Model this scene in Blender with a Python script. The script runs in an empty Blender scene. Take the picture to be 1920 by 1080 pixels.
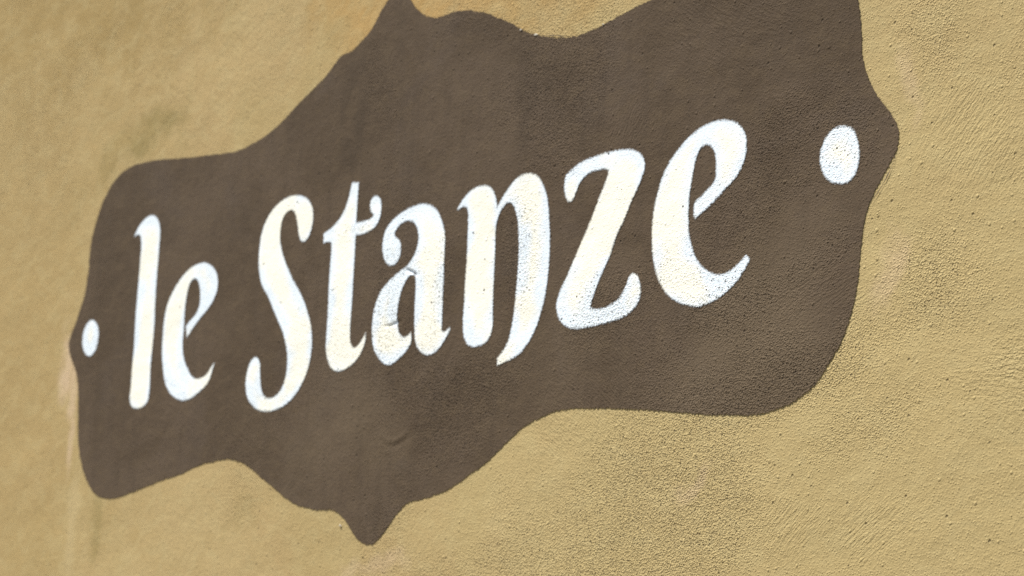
import bpy, math, random
import numpy as np
from mathutils import Matrix, Vector, noise as mnoise

S = bpy.context.scene
COL = S.collection

# ------------------------------------------------------------------ camera
# a telephoto view of the wall taken obliquely from the right, tilted a little upward
CAM_ROT = [[0.5978004, 0.12750965, 0.79143918], [0.80048274, -0.14809184, -0.58077206], [0.04315164, 0.98071917, -0.19059863]]
cam_data = bpy.data.cameras.new("camera")
cam = bpy.data.objects.new("camera", cam_data)
COL.objects.link(cam)
rot = Matrix(CAM_ROT)
cam.matrix_world = Matrix.Translation((2.3128, -1.50664, 1.6)) @ rot.to_4x4()
cam_data.sensor_width = 36.0
cam_data.lens = 4500.0 / 1920.0 * 36.0
cam_data.clip_start = 0.05
cam_data.clip_end = 500.0
cam_data.dof.use_dof = True
cam_data.dof.focus_distance = 2.20
cam_data.dof.aperture_fstop = 9.0
S.camera = cam

# ------------------------------------------------------------------ world and sun
SUN_DIR = Vector((-0.30, -0.34, 0.86)).normalized()      # towards the sun: above and left of the camera
world = bpy.data.worlds.new("World")
S.world = world
world.use_nodes = True
wn = world.node_tree.nodes
bg = wn["Background"]
sky = wn.new("ShaderNodeTexSky")
sky.sky_type = 'NISHITA'
sky.sun_disc = False
sky.sun_elevation = math.asin(SUN_DIR.z)
sky.sun_rotation = math.atan2(SUN_DIR.x, SUN_DIR.y)
world.node_tree.links.new(sky.outputs[0], bg.inputs[0])
bg.inputs[1].default_value = 0.05

sun_data = bpy.data.lights.new("sun", 'SUN')
sun_data.energy = 5.0
sun_data.angle = math.radians(0.5)
sun_data.color = (1.0, 0.955, 0.89)
sun = bpy.data.objects.new("sun", sun_data)
COL.objects.link(sun)
sun.location = SUN_DIR * 20
sun.rotation_euler = SUN_DIR.to_track_quat('Z', 'Y').to_euler()

S.view_settings.view_transform = 'Standard'
S.view_settings.look = 'None'
S.view_settings.gamma = 1.0
S.view_settings.use_curve_mapping = False
S.view_settings.exposure = 0.64
S.render.engine = 'CYCLES'
S.cycles.use_denoising = False        # keep the sand grain crisp

# ------------------------------------------------------------------ node helpers
class NT:
    def __init__(self, tree):
        self.t = tree
    def put(self, sock, v):
        if isinstance(v, bpy.types.NodeSocket):
            self.t.links.new(v, sock)
        else:
            sock.default_value = v
    def math(self, op, a, b=None, c=None, clamp=False):
        n = self.t.nodes.new("ShaderNodeMath"); n.operation = op; n.use_clamp = clamp
        self.put(n.inputs[0], a)
        if b is not None: self.put(n.inputs[1], b)
        if c is not None: self.put(n.inputs[2], c)
        return n.outputs[0]
    def vmath(self, op, a, b=None):
        n = self.t.nodes.new("ShaderNodeVectorMath"); n.operation = op
        self.put(n.inputs[0], a)
        if b is not None: self.put(n.inputs[1], b)
        return n.outputs['Value'] if op in ('LENGTH', 'DOT_PRODUCT', 'DISTANCE') else n.outputs[0]
    def noise(self, vec, scale, detail=2.0, rough=0.5, dist=0.0, dims='2D'):
        n = self.t.nodes.new("ShaderNodeTexNoise"); n.noise_dimensions = dims
        self.put(n.inputs['Vector'], vec)
        n.inputs['Scale'].default_value = scale
        n.inputs['Detail'].default_value = detail
        n.inputs['Roughness'].default_value = rough
        n.inputs['Distortion'].default_value = dist
        return n.outputs['Fac']
    def smooth(self, v, lo, hi, tmin=0.0, tmax=1.0):
        n = self.t.nodes.new("ShaderNodeMapRange"); n.interpolation_type = 'SMOOTHSTEP'
        self.put(n.inputs[0], v)
        n.inputs[1].default_value = lo; n.inputs[2].default_value = hi
        n.inputs[3].default_value = tmin; n.inputs[4].default_value = tmax
        return n.outputs[0]
    def mapping(self, vec, rot=0.0, scale=(1, 1, 1), loc=(0, 0, 0)):
        n = self.t.nodes.new("ShaderNodeMapping")
        self.put(n.inputs['Vector'], vec)
        n.inputs['Location'].default_value = loc
        n.inputs['Rotation'].default_value = (0, 0, rot)
        n.inputs['Scale'].default_value = scale
        return n.outputs[0]
    def mix(self, fac, a, b):
        n = self.t.nodes.new("ShaderNodeMix"); n.data_type = 'RGBA'
        self.put(n.inputs[0], fac); self.put(n.inputs[6], a); self.put(n.inputs[7], b)
        return n.outputs[2]
    def ell(self, vec, cx, cz, rx, rz, rot=0.0, soft=0.0):
        """1 inside an ellipse on the wall, fading to 0 at its edge"""
        m = self.t.nodes.new("ShaderNodeMapping"); m.vector_type = 'TEXTURE'
        self.put(m.inputs['Vector'], vec)
        m.inputs['Location'].default_value = (cx, cz, 0)
        m.inputs['Rotation'].default_value = (0, 0, rot)
        m.inputs['Scale'].default_value = (rx, rz, 1)
        l = self.vmath('LENGTH', m.outputs[0])
        return self.smooth(l, soft, 1.0, 1.0, 0.0)

def wall_group():
    """Fine relief of the plaster in metres, shared by the bare stucco and every coat of paint on it.
    The broad relief is real geometry; 'rough', 'drag' and 'dragw' are laid on the mesh by lay_fields()."""
    g = bpy.data.node_groups.new("plaster_relief", 'ShaderNodeTree')
    g.interface.new_socket("Height", in_out='OUTPUT', socket_type='NodeSocketFloat')
    g.interface.new_socket("Coord", in_out='OUTPUT', socket_type='NodeSocketVector')
    g.interface.new_socket("Pits", in_out='OUTPUT', socket_type='NodeSocketFloat')
    g.interface.new_socket("Rough", in_out='OUTPUT', socket_type='NodeSocketFloat')
    g.interface.new_socket("Grain", in_out='OUTPUT', socket_type='NodeSocketFloat')
    out = g.nodes.new("NodeGroupOutput")
    n = NT(g)
    geo = g.nodes.new("ShaderNodeNewGeometry")
    sep = g.nodes.new("ShaderNodeSeparateXYZ"); g.links.new(geo.outputs['Position'], sep.inputs[0])
    comb = g.nodes.new("ShaderNodeCombineXYZ")
    g.links.new(sep.outputs[0], comb.inputs[0]); g.links.new(sep.outputs[2], comb.inputs[1])
    p = comb.outputs[0]                                     # (x, z, 0): the plane of the wall
    ar = g.nodes.new("ShaderNodeAttribute"); ar.attribute_name = "rough"; m = ar.outputs['Fac']
    ad = g.nodes.new("ShaderNodeAttribute"); ad.attribute_name = "drag"
    aw = g.nodes.new("ShaderNodeAttribute"); aw.attribute_name = "dragw"

    # sand grains standing out of the skim, a little dragged by the float
    gp = n.mapping(p, 0.35, (1.0, 1.25, 1.0))
    g1 = n.noise(gp, GRAIN_SCALE, 1.5, 0.55, 0.3)
    def grains(scale, seed):
        v = g.nodes.new("ShaderNodeTexVoronoi"); v.voronoi_dimensions = '2D'; v.inputs['Scale'].default_value = scale
        g.links.new(n.vmath('ADD', gp, (seed, seed * 1.7, 0)), v.inputs['Vector'])
        s = g.nodes.new("ShaderNodeSeparateColor"); g.links.new(v.outputs['Color'], s.inputs[0])
        return n.math('MULTIPLY', n.smooth(v.outputs['Distance'], 0.05, 0.55, 1.0, 0.0), n.math('POWER', s.outputs[0], 2.0))
    h = n.math('MULTIPLY', n.smooth(g1, 0.36, 0.70), 0.00045)
    h = n.math('MULTIPLY_ADD', grains(350.0, 1.3), GRAIN_AMP, h)
    h = n.math('MULTIPLY_ADD', grains(560.0, 5.3), GRAIN_AMP * .6, h)
    h = n.math('MULTIPLY', h, n.math('MULTIPLY_ADD', m, 0.86, 0.14))
    # float marks: fine grooves that run along arcs
    dv = n.smooth(n.noise(ad.outputs['Vector'], 1.0, 2.0, 0.6), 0.35, 0.65)
    h = n.math('MULTIPLY_ADD', n.math('MULTIPLY', dv, aw.outputs['Fac']), 0.001, h)
    # small lumps
    h = n.math('MULTIPLY_ADD', n.noise(p, 110.0, 2.0, 0.5, 0.5), 0.0005, h)

    # pin holes and small pebbles, sparse
    def dots(scale, thresh, rad, seed):
        v = g.nodes.new("ShaderNodeTexVoronoi"); v.voronoi_dimensions = '2D'; v.inputs['Scale'].default_value = scale
        g.links.new(n.vmath('ADD', p, (seed, seed * 1.7, 0)), v.inputs['Vector'])
        s = g.nodes.new("ShaderNodeSeparateColor"); g.links.new(v.outputs['Color'], s.inputs[0])
        on = n.math('LESS_THAN', s.outputs[0], thresh)
        size = n.math('MULTIPLY_ADD', s.outputs[1], 0.7 * rad * scale, 0.55 * rad * scale)
        d = n.math('DIVIDE', v.outputs['Distance'], size)
        return n.math('MULTIPLY', n.smooth(d, 0.25, 1.0, 1.0, 0.0), on)
    pits = n.math('MULTIPLY', dots(215.0, 0.30, 0.0012, 3.1), n.smooth(m, .05, .6))
    pits = n.math('MAXIMUM', pits, dots(42.0, 0.16, 0.0016, 7.7))
    h = n.math('MULTIPLY_ADD', pits, -0.0015, h)
    h = n.math('MULTIPLY_ADD', dots(75.0, 0.20, 0.0019, 12.3), 0.0007, h)

    g.links.new(h, out.inputs['Height']); g.links.new(p, out.inputs['Coord'])
    g.links.new(pits, out.inputs['Pits']); g.links.new(m, out.inputs['Rough']); g.links.new(g1, out.inputs['Grain'])
    return g
GRAIN_SCALE = 330.0
GRAIN_AMP = 0.0021
RELIEF = wall_group()

def new_mat(name):
    mt = bpy.data.materials.new(name); mt.use_nodes = True
    t = mt.node_tree; t.nodes.clear()
    n = NT(t)
    o = t.nodes.new("ShaderNodeOutputMaterial")
    b = t.nodes.new("ShaderNodeBsdfPrincipled")
    t.links.new(b.outputs[0], o.inputs[0])
    return mt, t, n, b, o

def relief(t, b, strength):
    g = t.nodes.new("ShaderNodeGroup"); g.node_tree = RELIEF
    bp = t.nodes.new("ShaderNodeBump")
    bp.inputs['Strength'].default_value = strength
    bp.inputs['Distance'].default_value = 1.0
    t.links.new(g.outputs['Height'], bp.inputs['Height'])
    t.links.new(bp.outputs[0], b.inputs['Normal'])
    return g

def mat_stucco():
    mt, t, n, b, o = new_mat("ochre_stucco")
    g = relief(t, b, 1.0); p = g.outputs['Coord']
    at = t.nodes.new("ShaderNodeAttribute"); at.attribute_name = "limewash"      # the limewash's own colour, stains included
    c = n.mix(n.smooth(n.noise(n.mapping(p, .5, (1, 1.8, 1)), 26, 3, .6, .6), .40, .72, 0, .28), at.outputs['Color'], (0.47, 0.385, 0.19, 1))
    c = n.mix(n.math('MULTIPLY', g.outputs['Pits'], .45), c, (0.09, 0.065, 0.035, 1))
    c = n.mix(n.smooth(g.outputs['Grain'], .30, .46, .12, 0), c, (0.22, 0.17, 0.08, 1))
    t.links.new(c, b.inputs['Base Color'])
    b.inputs['Roughness'].default_value = 0.9
    b.inputs['Specular IOR Level'].default_value = 0.25
    return mt

def coverage(t, n, b, o, g, lo, hi, grit, pitlose):
    """Paint fades out over its last millimetres and misses the deepest pin holes."""
    at = t.nodes.new("ShaderNodeAttribute"); at.attribute_name = "inset"
    d = n.math('MULTIPLY_ADD', n.math('SUBTRACT', g.outputs['Grain'], .5), grit, at.outputs['Fac'])
    a = n.smooth(d, lo, hi)
    if pitlose:
        a = n.math('MULTIPLY', a, n.math('SUBTRACT', 1.0, n.math('MULTIPLY', g.outputs['Pits'], pitlose), None, True))
    tr = t.nodes.new("ShaderNodeBsdfTransparent"); mx = t.nodes.new("ShaderNodeMixShader")
    t.links.new(a, mx.inputs[0]); t.links.new(tr.outputs[0], mx.inputs[1]); t.links.new(b.outputs[0], mx.inputs[2])
    t.links.new(mx.outputs[0], o.inputs[0])

def mat_brown():
    mt, t, n, b, o = new_mat("brown_wall_paint")
    g = relief(t, b, 0.9); p = g.outputs['Coord']
    c = n.mix(n.smooth(n.noise(p, 5.0, 4, .6, .6), .38, .62), (0.082, 0.058, 0.036, 1), (0.100, 0.072, 0.047, 1))
    c = n.mix(n.smooth(n.noise(n.mapping(p, 0, (1, 1, 1), (7, 3, 0)), 6.0, 3, .6, .6), .50, .74, 0, .6), c, (0.094, 0.070, 0.050, 1))
    c = n.mix(n.smooth(n.noise(n.mapping(p, .3, (1, 2.2, 1)), 30, 3, .6, .6), .42, .72, 0, .35), c, (0.122, 0.088, 0.052, 1))
    c = n.mix(n.smooth(n.noise(n.mapping(p, .03, (1, .16, 1), (3, 1, 0)), 42, 3, .6, .3), .50, .75, 0, .4), c, (0.072, 0.052, 0.034, 1))
    sg = t.nodes.new('ShaderNodeAttribute'); sg.attribute_name = 'smudge'
    c = n.mix(sg.outputs['Fac'], c, (0.058, 0.042, 0.027, 1))
    ds = t.nodes.new('ShaderNodeAttribute'); ds.attribute_name = 'dust'
    c = n.mix(ds.outputs['Fac'], c, (0.148, 0.111, 0.070, 1))
    c = n.mix(n.math('MULTIPLY', g.outputs['Pits'], .6), c, (0.03, 0.022, 0.015, 1))
    c = n.mix(n.smooth(g.outputs['Grain'], .28, .44, .35, 0), c, (0.055, 0.042, 0.03, 1))
    t.links.new(c, b.inputs['Base Color'])
    b.inputs['Roughness'].default_value = 0.85
    b.inputs['Specular IOR Level'].default_value = 0.12
    coverage(t, n, b, o, g, -0.0007, 0.0006, 0.0042, 0)
    return mt

def mat_white():
    mt, t, n, b, o = new_mat("white_stencil_paint")
    g = relief(t, b, 0.6); p = g.outputs['Coord']
    # thick creamy coat in the middle of the strokes, thinner and colder towards the stencil edge
    ins = t.nodes.new("ShaderNodeAttribute"); ins.attribute_name = "inset"
    f = n.math('MULTIPLY_ADD', n.noise(n.mapping(p, 0, (1, 1, 1), (2, 8, 0)), 11.0, 3, .55, .4), 0.085, ins.outputs['Fac'])
    c = n.mix(n.smooth(f, 0.040, 0.062), (0.77, 0.86, 0.93, 1), (0.91, 0.90, 0.78, 1))
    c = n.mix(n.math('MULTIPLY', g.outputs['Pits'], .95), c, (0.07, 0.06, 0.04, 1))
    c = n.mix(n.math('MULTIPLY', n.smooth(g.outputs['Grain'], .30, .45, .45, 0), n.smooth(g.outputs['Rough'], .25, .8)), c, (0.50, 0.50, 0.33, 1))
    t.links.new(c, b.inputs['Base Color'])
    b.inputs['Roughness'].default_value = 0.6
    b.inputs['Specular IOR Level'].default_value = 0.4
    coverage(t, n, b, o, g, -0.0022, 0.0014, 0.0034, .55)
    return mt

def mat_plain(name, c1, c2, sc, rough=.9, bump=0.003):
    mt, t, n, b, o = new_mat(name)
    geo = t.nodes.new("ShaderNodeNewGeometry"); p = geo.outputs['Position']
    f = n.noise(p, sc, 5, .6, 0, '3D')
    t.links.new(n.mix(n.smooth(f, .35, .65), c1, c2), b.inputs['Base Color'])
    b.inputs['Roughness'].default_value = rough
    bp = t.nodes.new("ShaderNodeBump"); bp.inputs['Distance'].default_value = bump
    t.links.new(n.noise(p, sc * 12, 4, .6, 0, '3D'), bp.inputs['Height']); t.links.new(bp.outputs[0], b.inputs['Normal'])
    return mt

M_STUCCO = mat_stucco(); M_BROWN = mat_brown(); M_WHITE = mat_white()
M_ASPHALT = mat_plain("asphalt", (0.045, 0.045, 0.046, 1), (0.065, 0.063, 0.06, 1), 3)
M_PAVE = mat_plain("pavement_stone", (0.30, 0.27, 0.22, 1), (0.37, 0.33, 0.27, 1), 4)
M_LINE = mat_plain("dark_edge_tone", (0.10, 0.072, 0.04, 1), (0.14, 0.10, 0.06, 1), 200, .9, .0003)
M_CHIP = mat_plain("bare_plaster", (0.62, 0.57, 0.47, 1), (0.74, 0.70, 0.60, 1), 200, .95, .0005)

# ------------------------------------------------------------------ mesh helpers
def mesh_obj(name, verts, faces, mat, parent=None):
    me = bpy.data.meshes.new(name)
    me.from_pydata([tuple(v) for v in verts], [], [tuple(f) for f in faces])
    me.materials.append(mat); me.update()
    o = bpy.data.objects.new(name, me); COL.objects.link(o)
    if parent: o.parent = parent
    return o

def box(x0, x1, y0, y1, z0, z1):
    v = [(x, y, z) for x in (x0, x1) for y in (y0, y1) for z in (z0, z1)]
    return v, [(0, 1, 3, 2), (4, 6, 7, 5), (0, 4, 5, 1), (2, 3, 7, 6), (0, 2, 6, 4), (1, 5, 7, 3)]

# ------------------------------------------------------------------ setting
v, f = [(-60, -60, 0), (60, -60, 0), (60, 60, 0), (-60, 60, 0)], [(0, 1, 2, 3)]
ground = mesh_obj("street", v, f, M_ASPHALT); ground['kind'] = 'structure'
v, f = box(-7.6, 7.4, -2.4, 0.0, 0.001, 0.12)
pav = mesh_obj("pavement", v, f, M_PAVE); pav['kind'] = 'structure'

# fields over the wall plane -------------------------------------------------
def vnoise(P, scale, seed, octaves=3, gain=0.5):
    """value noise of points (x, z), about 0 to 1"""
    tot = np.zeros(len(P)); amp = 1.0; norm = 0.0
    for o in range(octaves):
        q = P * scale + np.array([seed * 13.7 + o * 5.3, seed * 7.1 - o * 3.9])
        c, s_ = math.cos(.5 + o), math.sin(.5 + o)
        q = np.stack([q[:, 0] * c - q[:, 1] * s_, q[:, 0] * s_ + q[:, 1] * c], 1)
        i = np.floor(q).astype(np.int64); f = q - i; f = f * f * f * (f * (f * 6 - 15) + 10)
        def hsh(a, b):
            v = (a * 374761393 + b * 668265263 + (seed * 31 + o) * 974711) & 0xffffffff
            v = ((v ^ (v >> 13)) * 1274126177) & 0xffffffff
            return ((v ^ (v >> 16)) & 0xffff) / 65535.0
        a, b = i[:, 0], i[:, 1]
        v = (hsh(a, b) * (1 - f[:, 0]) + hsh(a + 1, b) * f[:, 0]) * (1 - f[:, 1]) + (hsh(a, b + 1) * (1 - f[:, 0]) + hsh(a + 1, b + 1) * f[:, 0]) * f[:, 1]
        tot += v * amp; norm += amp; amp *= gain; scale *= 2.03
    return tot / norm

def sstep(v, lo, hi):
    t = np.clip((v - lo) / (hi - lo), 0, 1); return t * t * (3 - 2 * t)

def ell(P, cx, cz, rx, rz, rot=0.0, soft=0.0):
    dx = P[:, 0] - cx; dz = P[:, 1] - cz; c, s_ = math.cos(rot), math.sin(rot)
    l = np.hypot((dx * c + dz * s_) / rx, (-dx * s_ + dz * c) / rz)
    return 1 - sstep(l, soft, 1.0)

def surf(P):
    """how far the hand-floated plaster stands out at (x, z): broad unevenness, dents and ridges, in metres"""
    h = 0.0045 * vnoise(P, 2.2, 1, 2) + 0.0018 * vnoise(P * [1, 1.3], 9.0, 2, 2) + 0.0006 * vnoise(P * [1, 1.6], 26.0, 3, 2)
    def ridge(cx, cz, R, ex, ez, rx, rz, amp, w, rot=0.0):
        d = np.abs(np.hypot(P[:, 0] - cx, P[:, 1] - cz) - R)
        return (1 - sstep(d, 0, w)) * amp * ell(P, ex, ez, rx, rz, rot, .4)
    for a in [(0.045, 1.990, 0.045, 0.040, 1.946, .050, .018, .0007, .0040),
              (0.030, 2.055, 0.118, 0.062, 1.940, .04, .016, -.0006, .004),
              (-0.30, 2.40, 0.44, 0.085, 2.02, .06, .06, .0006, .005),
              (1.25, 2.45, 0.58, 0.820, 1.995, .03, .055, .0007, .004, 0.2),
              (0.75, 1.90, 0.09, 0.825, 1.955, .02, .02, .0006, .004),
              (-0.02, 1.95, 0.2067, 0.066, 2.138, .020, .010, -.0028, .0035),
              (0.02, 2.20, 0.120, 0.036, 2.081, .024, .008, -.0018, .003)]:
        h = h + ridge(*a)
    return h - 0.0045

SWEEPS = [(0.10, 1.55, 0.42, 1.95, .22, .16, 0, .40, 330), (1.35, 1.75, 0.96, 2.17, .16, .11, .6, .50, 300),
          (0.9, 1.6, 1.0, 1.93, .18, .07, 0, .50, 300), (0.95, 2.9, 0.60, 2.34, .22, .13, 0, .28, 300),
          (-0.3, 2.1, 0.08, 1.95, .12, .12, 0, .45, 260), (1.0, 1.4, 0.73, 2.02, .12, .06, 0, .35, 330),
          (-0.9, 1.2, -0.4, 1.98, .35, .2, 0, .35, 200), (0.2, 2.9, -.5, 2.5, .4, .2, 0, .4, 160),
          (0.8, 2.0, 0.46, 2.22, .1, .09, 0, .35, 330), (1.2, 1.2, .75, 1.81, .2, .05, 0, .4, 330)]
ROUGH = [(0.70, 1.955, .20, .055, .15, .85), (0.45, 1.82, .32, .14, .2, .65), (0.88, 2.02, .11, .075, 0, .65),
         (0.27, 2.13, .07, .12, 0, .8), (0.31, 2.29, .07, .12, .2, .75), (0.42, 2.05, .09, .05, .3, .7),
         (-0.02, 2.37, .06, .13, .3, .5), (0.20, 2.0, .20, .05, .1, .6), (0.13, 2.14, .035, .1, 0, .6),
         (0.02, 2.12, .05, .09, 0, .5), (0.60, 2.03, .09, .035, .1, .6), (0.87, 2.26, .07, .1, -.3, .45),
         (0.66, 2.043, .014, .014, 0, 1.0), (0.80, 1.90, .12, .05, .2, .5), (.60, 1.83, .14, .1, 0, .4)]
FLOATED = [(0.98, 1.84, .12, .11, 0, .9), (0.72, 2.10, .12, .05, .3, .5), (0.93, 2.14, .1, .06, 0, .5),
           (0.50, 2.36, .10, .07, 0, .6), (0.13, 2.33, .07, .12, 0, .6), (-.45, 2.2, .5, .5, 0, .55),
           (0.52, 2.2, .08, .1, 0, .4), (0.16, 1.86, .12, .06, .4, .6)]

def lay_fields(o, P):
    """how sandy each spot was left, and which way the float was dragged over it"""
    W = P + 0.03 * (np.stack([vnoise(P, 16, 21, 3), vnoise(P, 16, 22, 3)], 1) - .5)
    m = 0.42 * sstep(vnoise(P, 5.0, 5, 3), .38, .68) + 0.25 * (vnoise(P, 30, 6, 3) - .5)
    for x, z, rx, rz, r, w in ROUGH: m = m + w * ell(W, x, z, rx, rz, r)
    for x, z, rx, rz, r, w in FLOATED: m = m - w * ell(W, x, z, rx, rz, r)
    m = 0.03 + 0.95 * sstep(m, 0.0, 0.95)
    best = np.zeros(len(P)); vec = np.zeros((len(P), 3))
    for k, (cx, cz, ex, ez, rx, rz, r, amp, fr) in enumerate(SWEEPS):
        w = ell(W, ex, ez, rx, rz, r) * amp * 0.9 * sstep(vnoise(P, 18, 51, 3), .3, .62)
        q = w > best; best[q] = w[q]
        dx = P[q, 0] - cx; dz = P[q, 1] - cz
        vec[q] = np.stack([np.hypot(dx, dz) * fr * 1.25, np.arctan2(dz, dx) * 45.0, np.full(q.sum(), k * 3.7)], 1)
    dust = 0.75 * ell(W, .62, 2.0, .5, .18) * sstep(vnoise(P, 7, 61, 4), .3, .7) + .5 * ell(W, 0, 1.97, .5, .14) * sstep(vnoise(P, 9, 62, 4), .3, .7)
    smudge = np.zeros(len(P))
    for x, z, rx, rz, r, w in [(-.07, 2.33, .05, .16, .1, .75), (-.56, 2.27, .10, .05, .4, .5), (-.33, 2.26, .06, .05, 0, .4), (-.70, 2.06, .03, .05, 0, .4),
                               (-.55, 2.10, .02, .10, 0, .5), (.26, 2.30, .06, .10, 0, .5), (-.62, 1.95, .06, .03, 0, .45), (.02, 2.04, .05, .02, .3, .5)]:
        smudge = smudge + 0.95 * w * ell(W, x, z, rx, rz, r) * sstep(vnoise(P, 34, 71, 4), .30, .62)
    for nm, val in (("smudge", smudge), ("rough", m), ("dragw", best), ("dust", np.clip(dust, 0, 1))):
        o.data.attributes.new(nm, 'FLOAT', 'POINT').data.foreach_set("value", val.astype(np.float32))
    o.data.attributes.new("drag", 'FLOAT_VECTOR', 'POINT').data.foreach_set("vector", vec.astype(np.float32).ravel())

def limewash(P):
    """base colour of the ochre wash: uneven brushing, damp marks, a pinker patch repair"""
    def mix(c, col, w): return c + (np.array(col) - c) * w[:, None]
    c = np.tile(np.array([0.400, 0.292, 0.131]), (len(P), 1))
    c = mix(c, (0.420, 0.316, 0.146), sstep(vnoise(P, 2.6, 31, 3), .35, .65))
    c = mix(c, (0.378, 0.292, 0.126), .5 * sstep(vnoise(P * [1.6, .7], 4.0, 32, 4), .45, .68))
    c = mix(c, (0.435, 0.322, 0.145), .4 * sstep(vnoise(P, 8.0, 33, 4), .50, .72))
    W0 = np.stack([vnoise(P, 17, 41, 4, .6), vnoise(P, 17, 42, 4, .6)], 1) - .5
    damp = (0.255, 0.195, 0.070); pink = (0.56, 0.42, 0.27); orange = (0.365, 0.225, 0.070)
    for x, z, rx, rz, r, col, a, wp in [
            (0.75, 1.90, 1.15, .75, .0, (0.425, 0.332, 0.152), .85, .3),
            (-0.60, 2.435, .12, .05, .2, damp, .95, .8), (-0.72, 2.41, .11, .055, .5, damp, .75, .8),
            (-0.82, 2.36, .03, .09, .3, damp, .22, 1.4), (-0.98, 2.76, .95, .34, -.1, (0.325, 0.228, 0.084), 1.0, .4),
            (-1.05, 2.15, .75, .95, .0, (0.365, 0.262, 0.105), .65, .4), (-0.10, 2.50, .16, .09, .4, (0.36, 0.25, 0.095), .6, .8),
            (0.18, 2.56, .42, .26, -.2, (0.42, 0.262, 0.088), .9, .5), (0.05, 2.475, .06, .04, .0, orange, .45, .6),
            (-0.788, 2.085, .022, .075, .0, pink, .75, .7), (-0.780, 2.00, .014, .07, .0, pink, .6, .7),
            (-0.820, 2.12, .03, .06, .0, pink, .8, .8), (-0.685, 1.885, .020, .07, .05, damp, .5, 1.0),
            (-0.745, 1.87, .03, .10, .0, (0.50, 0.40, 0.21), .40, 1.0), (-0.30, 1.87, .09, .03, .1, damp, .22, 1.5),
            (0.852, 2.205, .018, .06, .15, pink, .3, 1.2), (0.83, 2.03, .03, .06, .0, pink, .35, 1.2),
            (0.55, 1.86, .05, .02, .3, pink, .35, 1.5), (0.0, 1.80, .10, .02, .0, pink, .35, 1.2)]:
        c = mix(c, col, min(a, 1) * np.minimum(1, 1.35 * ell(P + W0 * wp * np.array([rx, rz]) * 2, x, z, rx, rz, r)))
    return c

# the wall: one slab with real thickness, its front face finely meshed around the sign
def lines(a, f0, f1, b, coarse, fine):
    return np.concatenate([np.linspace(a, f0, int((f0 - a) / coarse) + 1)[:-1], np.linspace(f0, f1, int((f1 - f0) / fine) + 1)[:-1],
                           np.linspace(f1, b, int((b - f1) / coarse) + 1)])
XS = lines(-6.0, -1.30, 1.15, 6.0, 0.03, 0.0028); ZS = lines(0.12, 1.70, 2.80, 4.92, 0.03, 0.0028)
NX, NZ = len(XS), len(ZS)
gx, gz = np.meshgrid(XS, ZS, indexing='ij'); PW = np.stack([gx.ravel(), gz.ravel()], 1)
HW = surf(PW)
vw = np.stack([PW[:, 0], -HW, PW[:, 1]], 1)
ii, jj = np.meshgrid(np.arange(NX - 1), np.arange(NZ - 1), indexing='ij'); ii = ii.ravel(); jj = jj.ravel()
qw = np.stack([ii * NZ + jj, (ii + 1) * NZ + jj, (ii + 1) * NZ + jj + 1, ii * NZ + jj + 1], 1)
rim = [(i, 0) for i in range(NX)] + [(NX - 1, j) for j in range(1, NZ)] + [(i, NZ - 1) for i in range(NX - 2, -1, -1)] + [(0, j) for j in range(NZ - 2, 0, -1)]
nb, nr = NX * NZ, len(rim)
vb = np.array([(XS[i], 0.40, ZS[j]) for i, j in rim] + [(0, 0.40, 2.5)])
qs = np.array([(rim[(k + 1) % nr][0] * NZ + rim[(k + 1) % nr][1], rim[k][0] * NZ + rim[k][1], nb + k, nb + (k + 1) % nr) for k in range(nr)])
fan = np.array([(nb + nr, nb + (k + 1) % nr, nb + k) for k in range(nr)])

def big_mesh(name, verts, quads, tris, mat, parent=None, smooth=True):
    me = bpy.data.meshes.new(name)
    idx = np.concatenate([quads.ravel(), tris.ravel()]) if len(tris) else quads.ravel()
    starts = np.concatenate([np.arange(len(quads)) * 4, len(quads) * 4 + np.arange(len(tris)) * 3])
    me.vertices.add(len(verts)); me.vertices.foreach_set("co", verts.astype(np.float32).ravel())
    me.loops.add(len(idx)); me.loops.foreach_set("vertex_index", idx.astype(np.int32))
    me.polygons.add(len(starts)); me.polygons.foreach_set("loop_start", starts.astype(np.int32))
    me.polygons.foreach_set("use_smooth", np.full(len(starts), smooth))
    me.materials.append(mat); me.update(calc_edges=True); me.validate()
    o = bpy.data.objects.new(name, me); COL.objects.link(o)
    if parent: o.parent = parent
    return o

wall = big_mesh("house_wall", np.concatenate([vw, vb]), np.concatenate([qw, qs]), fan, M_STUCCO)
sm = np.ones(len(wall.data.polygons), bool); sm[len(qw):] = False
wall.data.polygons.foreach_set("use_smooth", sm)
PA = np.concatenate([PW, vb[:, [0, 2]]])
lay_fields(wall, PA)
cw = np.concatenate([limewash(PA), np.ones((len(PA), 1))], 1)
wall.data.attributes.new("limewash", 'FLOAT_COLOR', 'POINT').data.foreach_set("color", cw.astype(np.float32).ravel())
wall['label'] = "ochre yellow rough stucco wall behind and all around the brown painted sign"
wall['category'] = "wall"

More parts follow.
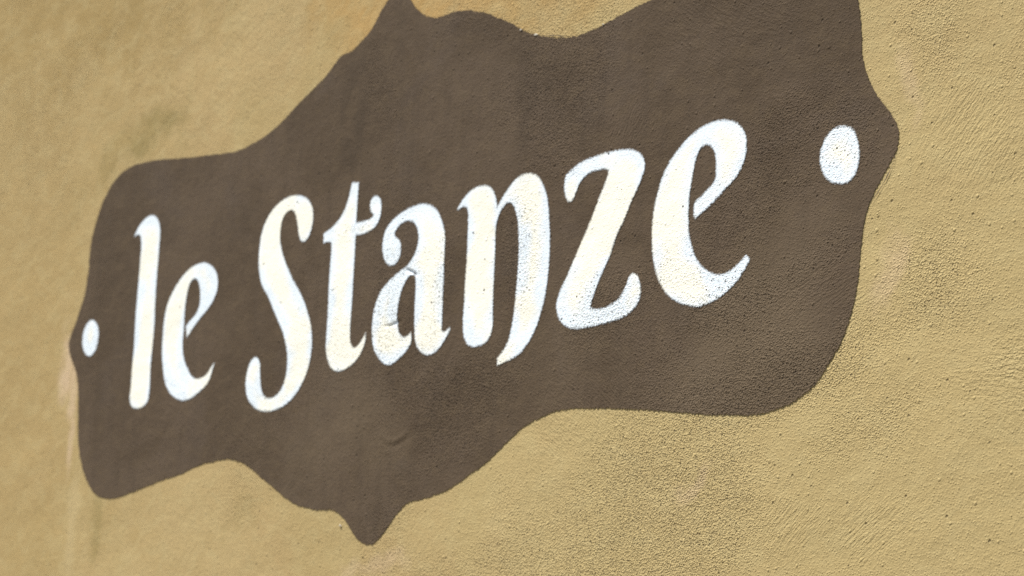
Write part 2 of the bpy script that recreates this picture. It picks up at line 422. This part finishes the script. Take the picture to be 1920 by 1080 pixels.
# ------------------------------------------------------------------ the painted sign
# outlines in metres on the wall plane: (x, z, sharp corner)
OUTLINES = {
    'l': [(-0.6319,2.2834,1),(-0.6265,2.2896,0),(-0.6204,2.2956,0),(-0.6042,2.3036,0),(-0.5842,2.3057,0),(-0.571,2.3006,0),(-0.5616,2.2897,0),(-0.558,2.2755,0),(-0.5577,2.2573,0),(-0.5577,2.2361,0),(-0.5577,2.215,0),(-0.5569,2.1847,0),(-0.5554,2.1546,0),(-0.5559,2.1247,0),(-0.5566,2.0906,0),(-0.5543,2.0567,0),(-0.5563,2.0464,0),(-0.5673,2.04,0),(-0.5872,2.0387,0),(-0.6008,2.0429,0),(-0.6067,2.0501,0),(-0.6069,2.0705,0),(-0.6081,2.1004,0),(-0.6075,2.1229,0),(-0.6086,2.1609,0),(-0.6092,2.1913,0),(-0.6092,2.2218,0),(-0.6088,2.2463,0),(-0.6099,2.2725,0),(-0.6135,2.2814,0),(-0.6205,2.2859,1)],
    'e1': [(-0.3799,2.0789,1),(-0.3951,2.0543,0),(-0.4189,2.044,0),(-0.4419,2.038,0),(-0.4608,2.0383,0),(-0.4788,2.0431,0),(-0.4978,2.0534,0),(-0.5103,2.0664,0),(-0.5188,2.0852,0),(-0.5255,2.1066,0),(-0.5273,2.129,0),(-0.5258,2.154,0),(-0.5184,2.1754,0),(-0.5055,2.1901,0),(-0.4867,2.2047,0),(-0.4644,2.214,0),(-0.4415,2.2175,0),(-0.424,2.2167,0),(-0.409,2.2115,0),(-0.3955,2.202,0),(-0.3881,2.1894,0),(-0.3884,2.1765,0),(-0.3949,2.1658,0),(-0.4072,2.1558,0),(-0.4285,2.1439,0),(-0.4498,2.1304,0),(-0.4609,2.1222,1),(-0.4646,2.1365,1),(-0.4516,2.1437,0),(-0.4368,2.1521,0),(-0.4309,2.1616,0),(-0.4309,2.1761,0),(-0.4357,2.1899,0),(-0.4425,2.1974,0),(-0.4492,2.1999,0),(-0.4577,2.1979,0),(-0.4653,2.1894,0),(-0.4694,2.1767,0),(-0.4714,2.1593,0),(-0.4712,2.1373,0),(-0.4721,2.1184,0),(-0.4694,2.1035,0),(-0.4632,2.0912,0),(-0.4511,2.0776,0),(-0.4372,2.0657,0),(-0.4231,2.0618,0),(-0.4097,2.0625,0),(-0.3968,2.0663,0),(-0.3889,2.0727,0)],
    'dot1': [(-0.7396,2.1777,0),(-0.7268,2.171,0),(-0.7183,2.1599,0),(-0.7183,2.1459,0),(-0.7254,2.1327,0),(-0.7429,2.1271,0),(-0.7566,2.1329,0),(-0.7657,2.1465,0),(-0.7645,2.1636,0),(-0.7552,2.1743,0)],
    'S': [(-0.1765,2.2098,0),(-0.1658,2.2155,0),(-0.1606,2.2257,0),(-0.1589,2.2391,0),(-0.1636,2.2522,0),(-0.1735,2.262,0),(-0.1896,2.269,0),(-0.2053,2.272,0),(-0.2234,2.2721,0),(-0.2438,2.2677,0),(-0.2613,2.2592,0),(-0.2733,2.2483,0),(-0.281,2.2354,0),(-0.2834,2.2216,0),(-0.2834,2.2047,0),(-0.2798,2.1859,0),(-0.2709,2.1679,0),(-0.255,2.1519,0),(-0.2361,2.1288,0),(-0.2198,2.1103,0),(-0.2082,2.0956,0),(-0.201,2.0814,0),(-0.1967,2.0661,0),(-0.1969,2.0514,0),(-0.1998,2.0399,0),(-0.2056,2.0302,0),(-0.2164,2.0223,0),(-0.2329,2.0187,0),(-0.2445,2.0208,0),(-0.2538,2.0273,0),(-0.2588,2.0397,0),(-0.2615,2.055,0),(-0.2639,2.0672,0),(-0.2694,2.0728,0),(-0.2769,2.0746,0),(-0.2852,2.071,0),(-0.2921,2.0611,0),(-0.2953,2.0493,0),(-0.2936,2.0356,0),(-0.2864,2.0229,0),(-0.2737,2.0134,0),(-0.2585,2.0072,0),(-0.2396,2.0039,0),(-0.2199,2.0042,0),(-0.198,2.0081,0),(-0.1796,2.016,0),(-0.1645,2.0277,0),(-0.1526,2.0425,0),(-0.1457,2.0607,0),(-0.1434,2.0794,0),(-0.1469,2.0959,0),(-0.1552,2.1145,0),(-0.1698,2.1355,0),(-0.1809,2.1479,0),(-0.1981,2.1652,0),(-0.2161,2.1869,0),(-0.2286,2.2053,0),(-0.2342,2.22,0),(-0.2348,2.2355,0),(-0.2309,2.2475,0),(-0.2213,2.2544,0),(-0.2098,2.2553,0),(-0.2015,2.2506,0),(-0.1967,2.2422,0),(-0.1914,2.2289,0),(-0.1876,2.218,0),(-0.1826,2.2118,0)],
    't': [(-0.0741,2.2665,1),(-0.0601,2.2647,1),(-0.061,2.2426,0),(-0.061,2.2151,1),(-0.0463,2.2143,0),(-0.0299,2.2151,0),(-0.0226,2.2173,0),(-0.021,2.2197,1),(-0.028,2.2247,0),(-0.0316,2.2326,0),(-0.0281,2.24,0),(-0.019,2.2415,0),(-0.0111,2.2366,0),(-0.0077,2.2262,0),(-0.0089,2.2145,0),(-0.0155,2.2063,0),(-0.0286,2.2017,0),(-0.0448,2.2002,0),(-0.0603,2.2012,1),(-0.0593,2.1798,0),(-0.059,2.1533,0),(-0.0585,2.1256,0),(-0.0584,2.1014,0),(-0.0588,2.08,0),(-0.0563,2.0683,0),(-0.0487,2.0618,0),(-0.0404,2.063,0),(-0.032,2.0685,0),(-0.0239,2.0765,1),(-0.0248,2.0677,0),(-0.0309,2.057,0),(-0.0401,2.0481,0),(-0.0548,2.0419,0),(-0.07,2.0385,0),(-0.083,2.0388,0),(-0.0938,2.0423,0),(-0.1036,2.052,0),(-0.1096,2.0641,0),(-0.1104,2.0859,0),(-0.1101,2.1076,0),(-0.1104,2.1321,0),(-0.1114,2.1604,0),(-0.1114,2.1872,0),(-0.1119,2.1991,1),(-0.1195,2.2015,0),(-0.1301,2.2014,1),(-0.1313,2.2124,1),(-0.1138,2.2172,0),(-0.0977,2.2255,0),(-0.0846,2.2397,0),(-0.0787,2.2522,0)],
    'a': [(0.0218,2.1526,0),(0.0309,2.1539,0),(0.0378,2.159,0),(0.0401,2.1682,0),(0.0386,2.1758,0),(0.034,2.1807,0),(0.0271,2.1846,1),(0.0239,2.1896,0),(0.0271,2.1944,0),(0.0358,2.2,0),(0.0467,2.2018,0),(0.0559,2.2009,0),(0.0654,2.1965,0),(0.0724,2.1886,0),(0.0766,2.1786,0),(0.076,2.1693,0),(0.0722,2.1604,0),(0.064,2.1522,0),(0.0572,2.1469,0),(0.0448,2.1428,0),(0.027,2.1365,0),(0.0129,2.1292,0),(0.0031,2.1217,0),(-0.0047,2.1101,0),(-0.0086,2.098,0),(-0.0099,2.0856,0),(-0.0083,2.0691,0),(-0.0022,2.0547,0),(0.0084,2.0436,0),(0.0201,2.0368,0),(0.0279,2.0347,0),(0.0377,2.0354,0),(0.0523,2.0408,0),(0.0665,2.0497,0),(0.0728,2.0576,0),(0.0714,2.0665,1),(0.0652,2.0633,0),(0.0567,2.0624,0),(0.0494,2.0669,0),(0.0437,2.0756,0),(0.0403,2.0884,0),(0.0417,2.1018,0),(0.0457,2.1162,0),(0.0514,2.1254,0),(0.0567,2.1318,0),(0.0637,2.1353,0),(0.0709,2.1351,0),(0.0752,2.1319,1),(0.0764,2.1255,0),(0.0769,2.1208,0),(0.0774,2.106,0),(0.0774,2.0937,0),(0.0782,2.0753,0),(0.081,2.0591,0),(0.0861,2.0488,0),(0.0947,2.0418,0),(0.1055,2.0378,0),(0.1179,2.0389,0),(0.1298,2.0446,0),(0.1394,2.0525,0),(0.1441,2.058,0),(0.1477,2.0638,1),(0.1408,2.0607,0),(0.1347,2.06,0),(0.1312,2.0624,1),(0.1307,2.0751,0),(0.1299,2.0993,0),(0.1293,2.1212,0),(0.1299,2.1164,0),(0.1289,2.1401,0),(0.1291,2.1585,0),(0.1281,2.171,0),(0.1245,2.1818,0),(0.1174,2.1932,0),(0.1076,2.2051,0),(0.0964,2.2114,0),(0.0799,2.2161,0),(0.0654,2.2165,0),(0.0474,2.2146,0),(0.0294,2.21,0),(0.0151,2.2037,0),(0.0065,2.1964,0),(0.0022,2.1864,0),(0.0018,2.1769,0),(0.004,2.167,0),(0.0091,2.1588,0),(0.0151,2.1543,0)],
    'n': [(0.1504,2.1991,1),(0.1564,2.2048,0),(0.1678,2.213,0),(0.181,2.2175,0),(0.1979,2.2178,0),(0.2098,2.2146,0),(0.2178,2.2079,0),(0.2226,2.1991,0),(0.2254,2.1878,1),(0.2328,2.1955,0),(0.2451,2.2065,0),(0.259,2.2151,0),(0.2717,2.218,0),(0.2846,2.2171,0),(0.296,2.2129,0),(0.3044,2.2056,0),(0.3113,2.1956,0),(0.3159,2.185,0),(0.3191,2.1719,0),(0.3216,2.153,0),(0.3229,2.1383,0),(0.3231,2.1209,0),(0.3198,2.0868,0),(0.3173,2.0745,0),(0.3123,2.0615,0),(0.3036,2.0454,0),(0.2915,2.0308,0),(0.2773,2.0209,0),(0.2624,2.0168,0),(0.2512,2.0145,0),(0.2394,2.0125,1),(0.2389,2.0193,1),(0.2484,2.0263,0),(0.2572,2.0369,0),(0.2615,2.0503,0),(0.2647,2.0649,0),(0.2669,2.082,0),(0.2683,2.1016,0),(0.2692,2.1295,0),(0.2688,2.1462,0),(0.267,2.1603,0),(0.2646,2.1715,0),(0.2601,2.1816,0),(0.2548,2.1887,0),(0.2494,2.192,0),(0.2429,2.1916,0),(0.235,2.1871,0),(0.229,2.18,0),(0.2254,2.1726,0),(0.2239,2.1648,0),(0.2245,2.1368,0),(0.2241,2.0933,0),(0.2242,2.0757,0),(0.2251,2.0545,0),(0.2223,2.0467,0),(0.215,2.0405,0),(0.2029,2.0377,0),(0.192,2.0381,0),(0.1823,2.0418,0),(0.1755,2.0496,0),(0.1723,2.0642,0),(0.1719,2.0821,0),(0.1718,2.1,0),(0.172,2.1155,0),(0.1733,2.144,0),(0.1728,2.1654,0),(0.1723,2.1858,0),(0.1713,2.1941,0),(0.168,2.199,0),(0.1619,2.2009,0),(0.1568,2.2005,0),(0.1527,2.1984,1)],
    'z': [(0.3558,2.1751,0),(0.3618,2.1776,0),(0.3656,2.1838,0),(0.3714,2.1924,0),(0.3786,2.1979,0),(0.3904,2.2017,0),(0.4037,2.2018,0),(0.4156,2.2007,0),(0.4213,2.1981,1),(0.4201,2.1928,0),(0.4151,2.1832,0),(0.4083,2.173,0),(0.4003,2.1591,0),(0.3928,2.1479,0),(0.3853,2.1367,0),(0.3772,2.1255,0),(0.368,2.112,0),(0.3576,2.0965,0),(0.3487,2.085,0),(0.3421,2.0742,0),(0.3395,2.0671,0),(0.341,2.0595,0),(0.3458,2.0505,0),(0.3538,2.0438,0),(0.3642,2.0392,0),(0.3776,2.037,0),(0.3957,2.0365,0),(0.4168,2.0371,0),(0.436,2.0379,0),(0.4549,2.0405,0),(0.4687,2.046,0),(0.4766,2.0531,0),(0.4787,2.0619,0),(0.4767,2.0723,0),(0.4732,2.0789,0),(0.4676,2.082,0),(0.4621,2.0809,0),(0.4578,2.0738,0),(0.4535,2.0662,0),(0.446,2.059,0),(0.4335,2.0544,0),(0.4192,2.052,0),(0.4062,2.0526,0),(0.3966,2.0555,1),(0.4006,2.0647,0),(0.4064,2.0764,0),(0.4138,2.0889,0),(0.4228,2.1012,0),(0.4316,2.1165,0),(0.4382,2.1288,0),(0.4425,2.1338,0),(0.4508,2.1456,0),(0.4597,2.16,0),(0.469,2.1724,0),(0.4752,2.1825,0),(0.4787,2.1922,0),(0.4767,2.2,0),(0.4715,2.206,0),(0.4627,2.2109,0),(0.4497,2.2144,0),(0.4351,2.2163,0),(0.4176,2.217,0),(0.3999,2.2163,0),(0.3821,2.2156,0),(0.3687,2.2131,0),(0.3568,2.2084,0),(0.3482,2.204,0),(0.346,2.1957,0),(0.347,2.1868,0),(0.3502,2.18,0)],
    'e2': [(0.6367,2.0766,1),(0.641,2.0723,1),(0.6364,2.0662,0),(0.6296,2.0594,0),(0.62,2.052,0),(0.609,2.0457,0),(0.5977,2.0414,0),(0.5863,2.0386,0),(0.5748,2.0366,0),(0.5661,2.0367,0),(0.5542,2.0395,0),(0.5422,2.0431,0),(0.5316,2.048,0),(0.5223,2.0534,0),(0.5144,2.0612,0),(0.5062,2.072,0),(0.5011,2.0828,0),(0.4976,2.0944,0),(0.4953,2.1099,0),(0.4946,2.1253,0),(0.4962,2.1413,0),(0.4979,2.1493,0),(0.5015,2.1599,0),(0.5063,2.1714,0),(0.5145,2.1851,0),(0.5247,2.1955,0),(0.5379,2.2054,0),(0.5525,2.2129,0),(0.5687,2.2175,0),(0.5848,2.219,0),(0.6008,2.2172,0),(0.614,2.2125,0),(0.624,2.2047,0),(0.6292,2.196,0),(0.631,2.1858,0),(0.6293,2.1753,0),(0.624,2.1654,0),(0.6144,2.1562,0),(0.6018,2.1485,0),(0.5894,2.1406,0),(0.578,2.1345,0),(0.5593,2.1255,1),(0.5575,2.1338,0),(0.5582,2.1401,0),(0.5673,2.1452,0),(0.5773,2.1515,0),(0.5851,2.1562,0),(0.5886,2.1616,0),(0.5889,2.1715,0),(0.5874,2.1837,0),(0.5841,2.1912,0),(0.5784,2.1963,0),(0.5724,2.1987,0),(0.5654,2.1976,0),(0.5597,2.1926,0),(0.556,2.1842,0),(0.5536,2.1745,0),(0.5513,2.1618,0),(0.5493,2.1501,0),(0.5487,2.1401,0),(0.5489,2.1271,0),(0.5494,2.119,0),(0.5506,2.1109,0),(0.5541,2.1004,0),(0.5602,2.0876,0),(0.5702,2.0763,0),(0.5807,2.069,0),(0.5911,2.0643,0),(0.6012,2.063,0),(0.6111,2.0639,0),(0.6209,2.0674,0),(0.6291,2.0719,0)],
    'dot2': [(0.7656,2.1802,0),(0.7759,2.1747,0),(0.7823,2.1623,0),(0.7847,2.1489,0),(0.7816,2.1364,0),(0.7732,2.1282,0),(0.7591,2.1283,0),(0.7461,2.1332,0),(0.7372,2.1441,0),(0.734,2.156,0),(0.7373,2.1686,0),(0.7462,2.1783,0)],
    'panel': [(-0.8135,2.1518,0),(-0.8072,2.1653,0),(-0.793,2.1827,0),(-0.7823,2.2005,0),(-0.7719,2.2198,0),(-0.7685,2.2399,0),(-0.7666,2.2587,0),(-0.7673,2.2795,0),(-0.7639,2.2997,0),(-0.7555,2.3208,0),(-0.7452,2.34,0),(-0.7312,2.3569,0),(-0.7135,2.3715,0),(-0.689,2.3833,0),(-0.6635,2.3876,0),(-0.6411,2.3884,0),(-0.6121,2.3868,0),(-0.5739,2.3834,0),(-0.5299,2.3771,0),(-0.4808,2.3702,0),(-0.4449,2.3664,0),(-0.4008,2.3608,0),(-0.3693,2.3579,0),(-0.3468,2.3571,0),(-0.3305,2.3593,0),(-0.3123,2.3611,0),(-0.2862,2.3656,0),(-0.2483,2.3775,0),(-0.1994,2.3981,0),(-0.1514,2.416,0),(-0.1167,2.4356,0),(-0.0941,2.4366,0),(-0.0759,2.4429,0),(-0.0581,2.4507,0),(-0.0411,2.4649,0),(-0.0312,2.4764,0),(-0.0192,2.4842,0),(-0.0106,2.4956,0),(0.0019,2.4973,0),(0.0164,2.4879,0),(0.0321,2.4713,0),(0.0399,2.4622,0),(0.0531,2.452,0),(0.0677,2.4441,0),(0.0853,2.4389,0),(0.1024,2.4373,0),(0.1193,2.4375,0),(0.1429,2.4339,0),(0.1764,2.4245,0),(0.1996,2.415,0),(0.2259,2.4028,0),(0.2519,2.3883,0),(0.2804,2.3752,0),(0.3082,2.3659,0),(0.3323,2.3601,0),(0.3558,2.3577,0),(0.376,2.3579,0),(0.4015,2.3597,0),(0.4237,2.363,0),(0.4484,2.3665,0),(0.4754,2.3693,0),(0.5452,2.3812,0),(0.6249,2.3828,0),(0.7008,2.3746,0),(0.752,2.3564,0),(0.7724,2.3263,0),(0.7788,2.2989,0),(0.7819,2.2867,0),(0.7835,2.2731,0),(0.7844,2.2558,0),(0.7859,2.2441,0),(0.79,2.2301,0),(0.7966,2.2156,0),(0.807,2.2005,0),(0.8197,2.186,0),(0.8285,2.1751,0),(0.8328,2.166,0),(0.8342,2.1566,0),(0.8315,2.1461,0),(0.8243,2.1364,0),(0.8159,2.126,0),(0.8062,2.1139,0),(0.799,2.1022,0),(0.7949,2.0937,0),(0.7914,2.0814,0),(0.7883,2.0618,0),(0.7868,2.0401,0),(0.7844,2.024,0),(0.7797,2.0083,0),(0.7738,1.9927,0),(0.7641,1.9756,0),(0.7518,1.9606,0),(0.7368,1.9457,0),(0.7163,1.934,0),(0.6928,1.9264,0),(0.6688,1.9226,0),(0.6415,1.9233,0),(0.6114,1.9256,0),(0.5649,1.9312,0),(0.5248,1.9367,0),(0.4837,1.942,0),(0.4414,1.9473,0),(0.3979,1.9506,0),(0.3667,1.9534,0),(0.3442,1.9522,0),(0.3283,1.9496,0),(0.2996,1.9432,0),(0.2795,1.9355,0),(0.2506,1.9201,0),(0.2212,1.905,0),(0.1941,1.895,0),(0.1758,1.8879,0),(0.1509,1.8811,0),(0.1286,1.8769,0),(0.1092,1.8746,0),(0.0895,1.8735,0),(0.0731,1.8697,0),(0.0604,1.8619,0),(0.0477,1.8521,0),(0.0351,1.8413,0),(0.0222,1.8324,0),(0.0138,1.8291,0),(0.0017,1.8289,0),(-0.0091,1.8309,0),(-0.0239,1.8383,0),(-0.0357,1.8485,0),(-0.0494,1.86,0),(-0.0628,1.8675,0),(-0.0742,1.8717,0),(-0.0891,1.8735,0),(-0.1115,1.8747,0),(-0.1382,1.8786,0),(-0.1617,1.8839,0),(-0.186,1.8934,0),(-0.2151,1.9075,0),(-0.2404,1.9194,0),(-0.2532,1.9255,0),(-0.2749,1.9363,0),(-0.2964,1.9442,0),(-0.3135,1.9479,0),(-0.3208,1.9498,0),(-0.3371,1.9512,0),(-0.3565,1.9505,0),(-0.3893,1.9495,0),(-0.4156,1.9464,0),(-0.4487,1.9406,0),(-0.4827,1.9374,0),(-0.5171,1.9328,0),(-0.5521,1.9282,0),(-0.5877,1.9234,0),(-0.6242,1.92,0),(-0.6542,1.9197,0),(-0.6776,1.9232,0),(-0.6981,1.931,0),(-0.7158,1.9437,0),(-0.7347,1.9629,0),(-0.7481,1.9837,0),(-0.7582,2.0081,0),(-0.7632,2.0305,0),(-0.7668,2.0583,0),(-0.77,2.077,0),(-0.7749,2.0941,0),(-0.7795,2.1047,0),(-0.7968,2.1246,0),(-0.8078,2.1385,0)],
}

def curve(pts, step):
    """closed Catmull-Rom through the points, straight tangents broken at sharp corners"""
    n = len(pts); out = []
    P = np.array([(a, b) for a, b, c in pts])
    for i in range(n):
        p0, p1, p2, p3 = P[i - 1], P[i], P[(i + 1) % n], P[(i + 2) % n]
        if pts[i][2]: p0 = p1 - (p2 - p1) * .5
        if pts[(i + 1) % n][2]: p3 = p2 + (p2 - p1) * .5
        L = np.linalg.norm(p2 - p1); k = max(2, int(L / step))
        # centripetal-like tangents keep uneven spacing free of loops
        def tan(a, b, c):
            da = max(np.linalg.norm(b - a), 1e-6); dc = max(np.linalg.norm(c - b), 1e-6)
            return ((b - a) / da * dc + (c - b) / dc * da) / (da + dc)
        m1 = tan(p0, p1, p2) * L; m2 = tan(p1, p2, p3) * L
        for s in range(k):
            t = s / k
            out.append((2*t**3 - 3*t**2 + 1) * p1 + (t**3 - 2*t**2 + t) * m1 + (-2*t**3 + 3*t**2) * p2 + (t**3 - t**2) * m2)
    return np.array(out)

def sdf(Q, C):
    """signed distance to a closed outline, positive inside"""
    A = C; B = np.roll(C, -1, 0); res = np.empty(len(Q)); ins = np.zeros(len(Q), bool)
    E = B - A; EE = (E ** 2).sum(1) + 1e-18
    for s in range(0, len(Q), 4000):
        q = Q[s:s + 4000]
        W = q[:, None, :] - A[None]
        t = np.clip((W * E[None]).sum(2) / EE, 0, 1)
        d2 = ((W - t[..., None] * E[None]) ** 2).sum(2)
        res[s:s + 4000] = np.sqrt(d2.min(1))
        y = q[:, 1][:, None]; x = q[:, 0][:, None]
        cr = ((A[None, :, 1] > y) != (B[None, :, 1] > y))
        xs = A[None, :, 0] + (y - A[None, :, 1]) / np.where(np.abs(E[None, :, 1]) < 1e-12, 1e-12, E[None, :, 1]) * E[None, :, 0]
        ins[s:s + 4000] = ((cr & (x < xs)).sum(1) % 2) == 1
    return np.where(ins, res, -res)

def coat(name, outline, step, margin, lift, mat, parent, wobble=0.0):
    """a coat of paint lying on the plaster, meshed finely, its distance from the edge kept as an attribute"""
    C = curve(outline, step * 2)
    if wobble:
        for k in range(len(C)):
            q = Vector((C[k][0] * 55, C[k][1] * 55, 1.0)); q2 = Vector((C[k][0] * 160, C[k][1] * 160, 5.0))
            s = wobble * (mnoise.noise(q) + .6 * mnoise.noise(q2)); e = C[(k + 1) % len(C)] - C[k - 1]; L = np.linalg.norm(e) + 1e-9
            C[k] = C[k] + np.array((e[1], -e[0])) / L * s
    lo = C.min(0) - margin * 3; hi = C.max(0) + margin * 3
    nx = int((hi[0] - lo[0]) / step) + 2; nz = int((hi[1] - lo[1]) / step) + 2
    gx, gz = np.meshgrid(lo[0] + np.arange(nx) * step, lo[1] + np.arange(nz) * step, indexing='ij')
    Q = np.stack([gx.ravel(), gz.ravel()], 1)
    D = sdf(Q, C); G = D.reshape(nx, nz)
    inside = G > -margin
    keep = inside[:-1, :-1] | inside[1:, :-1] | inside[1:, 1:] | inside[:-1, 1:]
    I, J = np.nonzero(keep)
    quads = np.stack([I * nz + J, (I + 1) * nz + J, (I + 1) * nz + J + 1, I * nz + J + 1], 1)
    used = np.unique(quads); remap = -np.ones(nx * nz, int); remap[used] = np.arange(len(used))
    Qu = Q[used].copy(); Du = D[used].copy()
    out = Du < -margin                                      # pull the rim in onto the outline
    gxx, gzz = np.gradient(G, step); gr = np.stack([gxx.ravel(), gzz.ravel()], 1)[used]
    gl = np.linalg.norm(gr, axis=1, keepdims=True) + 1e-6
    mv = np.clip(-margin - Du, 0, step * .98)
    Qu[out] += (gr / gl)[out] * mv[out][:, None]; Du[out] = -margin
    y = -(surf(Qu) + lift)
    o = big_mesh(name, np.stack([Qu[:, 0], y, Qu[:, 1]], 1), remap[quads], np.zeros((0, 3), int), mat, parent)
    lay_fields(o, Qu)
    at = o.data.attributes.new("inset", 'FLOAT', 'POINT'); at.data.foreach_set("value", Du.astype(np.float32))
    return o

sign = bpy.data.objects.new("painted_sign", None); COL.objects.link(sign)
sign.empty_display_size = 0.1
sign['label'] = "dark brown scalloped sign painted on the ochre wall, lettered le Stanze in white"
sign['category'] = "sign"

coat("background_panel", OUTLINES['panel'], 0.0025, 0.0016, 0.0006, M_BROWN, sign, 0.0009)['label'] = "dark brown painted field with a wavy pointed outline"
for key, nm, lab in [('l', 'letter', 'white letter l, first of le'), ('e1', 'letter', 'white letter e, second of le'),
                     ('S', 'letter', 'white capital letter S'), ('t', 'letter', 'white letter t with a curled crossbar'),
                     ('a', 'letter', 'white letter a with a knocked spot at its bowl'), ('n', 'letter', 'white letter n with a hooked right leg'),
                     ('z', 'letter', 'white slanted letter z'), ('e2', 'letter', 'white final letter e, largest in view'),
                     ('dot1', 'dot', 'white dot at the left point of the sign'), ('dot2', 'dot', 'white dot at the right point of the sign')]:
    o = coat(nm, OUTLINES[key], 0.0016, 0.0022, 0.0012, M_WHITE, sign, 0.0003)
    o['label'] = lab

# flecks where the brown coat has flaked to pale plaster along the edge
random.seed(4)
for x, z, r, sq in [(0.2535, 2.3868, .0020, .5), (0.2815, 2.3748, .0030, .35), (0.4000, 2.3602, .0018, .35), (-0.0575, 1.8530, .0017, .7)]:
    k = 11; ang0 = random.random()
    ring = []
    for q in range(k):
        a = 2 * math.pi * q / k + ang0; rr = r * random.uniform(.65, 1.25)
        ring.append((x + rr * math.cos(a), z + rr * sq * math.sin(a)))
    R_ = np.array(ring + [(x, z)]); y = -(surf(R_) + 0.0013); y[-1] -= 0.0006
    base = -(surf(R_[:-1]) - 0.0003)
    vs = [(R_[q][0], y[q], R_[q][1]) for q in range(k + 1)] + [(R_[q][0], base[q], R_[q][1]) for q in range(k)]
    fs = [(q, (q + 1) % k, k) for q in range(k)] + [(q, k + 1 + q, k + 1 + (q + 1) % k, (q + 1) % k) for q in range(k)]
    mesh_obj("paint_chip", vs, fs, M_CHIP, sign)

# thin dark strip running just outside parts of the brown edge
PC = curve(OUTLINES['panel'], 0.004)
def edge_line(x0, x1, z0, z1, off0, off1):
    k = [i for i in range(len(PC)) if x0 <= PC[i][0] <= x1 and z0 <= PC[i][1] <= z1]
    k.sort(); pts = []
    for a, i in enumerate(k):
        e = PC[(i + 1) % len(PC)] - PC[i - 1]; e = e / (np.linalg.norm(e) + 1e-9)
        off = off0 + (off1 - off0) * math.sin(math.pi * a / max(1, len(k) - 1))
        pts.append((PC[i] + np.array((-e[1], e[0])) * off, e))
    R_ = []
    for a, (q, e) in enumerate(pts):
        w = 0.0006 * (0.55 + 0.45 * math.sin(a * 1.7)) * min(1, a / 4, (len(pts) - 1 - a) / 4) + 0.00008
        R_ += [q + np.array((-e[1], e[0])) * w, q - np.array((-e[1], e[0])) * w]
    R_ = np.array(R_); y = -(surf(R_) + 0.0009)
    mesh_obj("edge_line", [(R_[i][0], y[i], R_[i][1]) for i in range(len(R_))], [(2*i, 2*i+1, 2*i+3, 2*i+2) for i in range(len(pts) - 1)], M_LINE, sign)
edge_line(0.798, 0.830, 2.100, 2.144, 0.002, 0.0055)
edge_line(0.290, 0.345, 2.350, 2.372, 0.001, 0.0025)
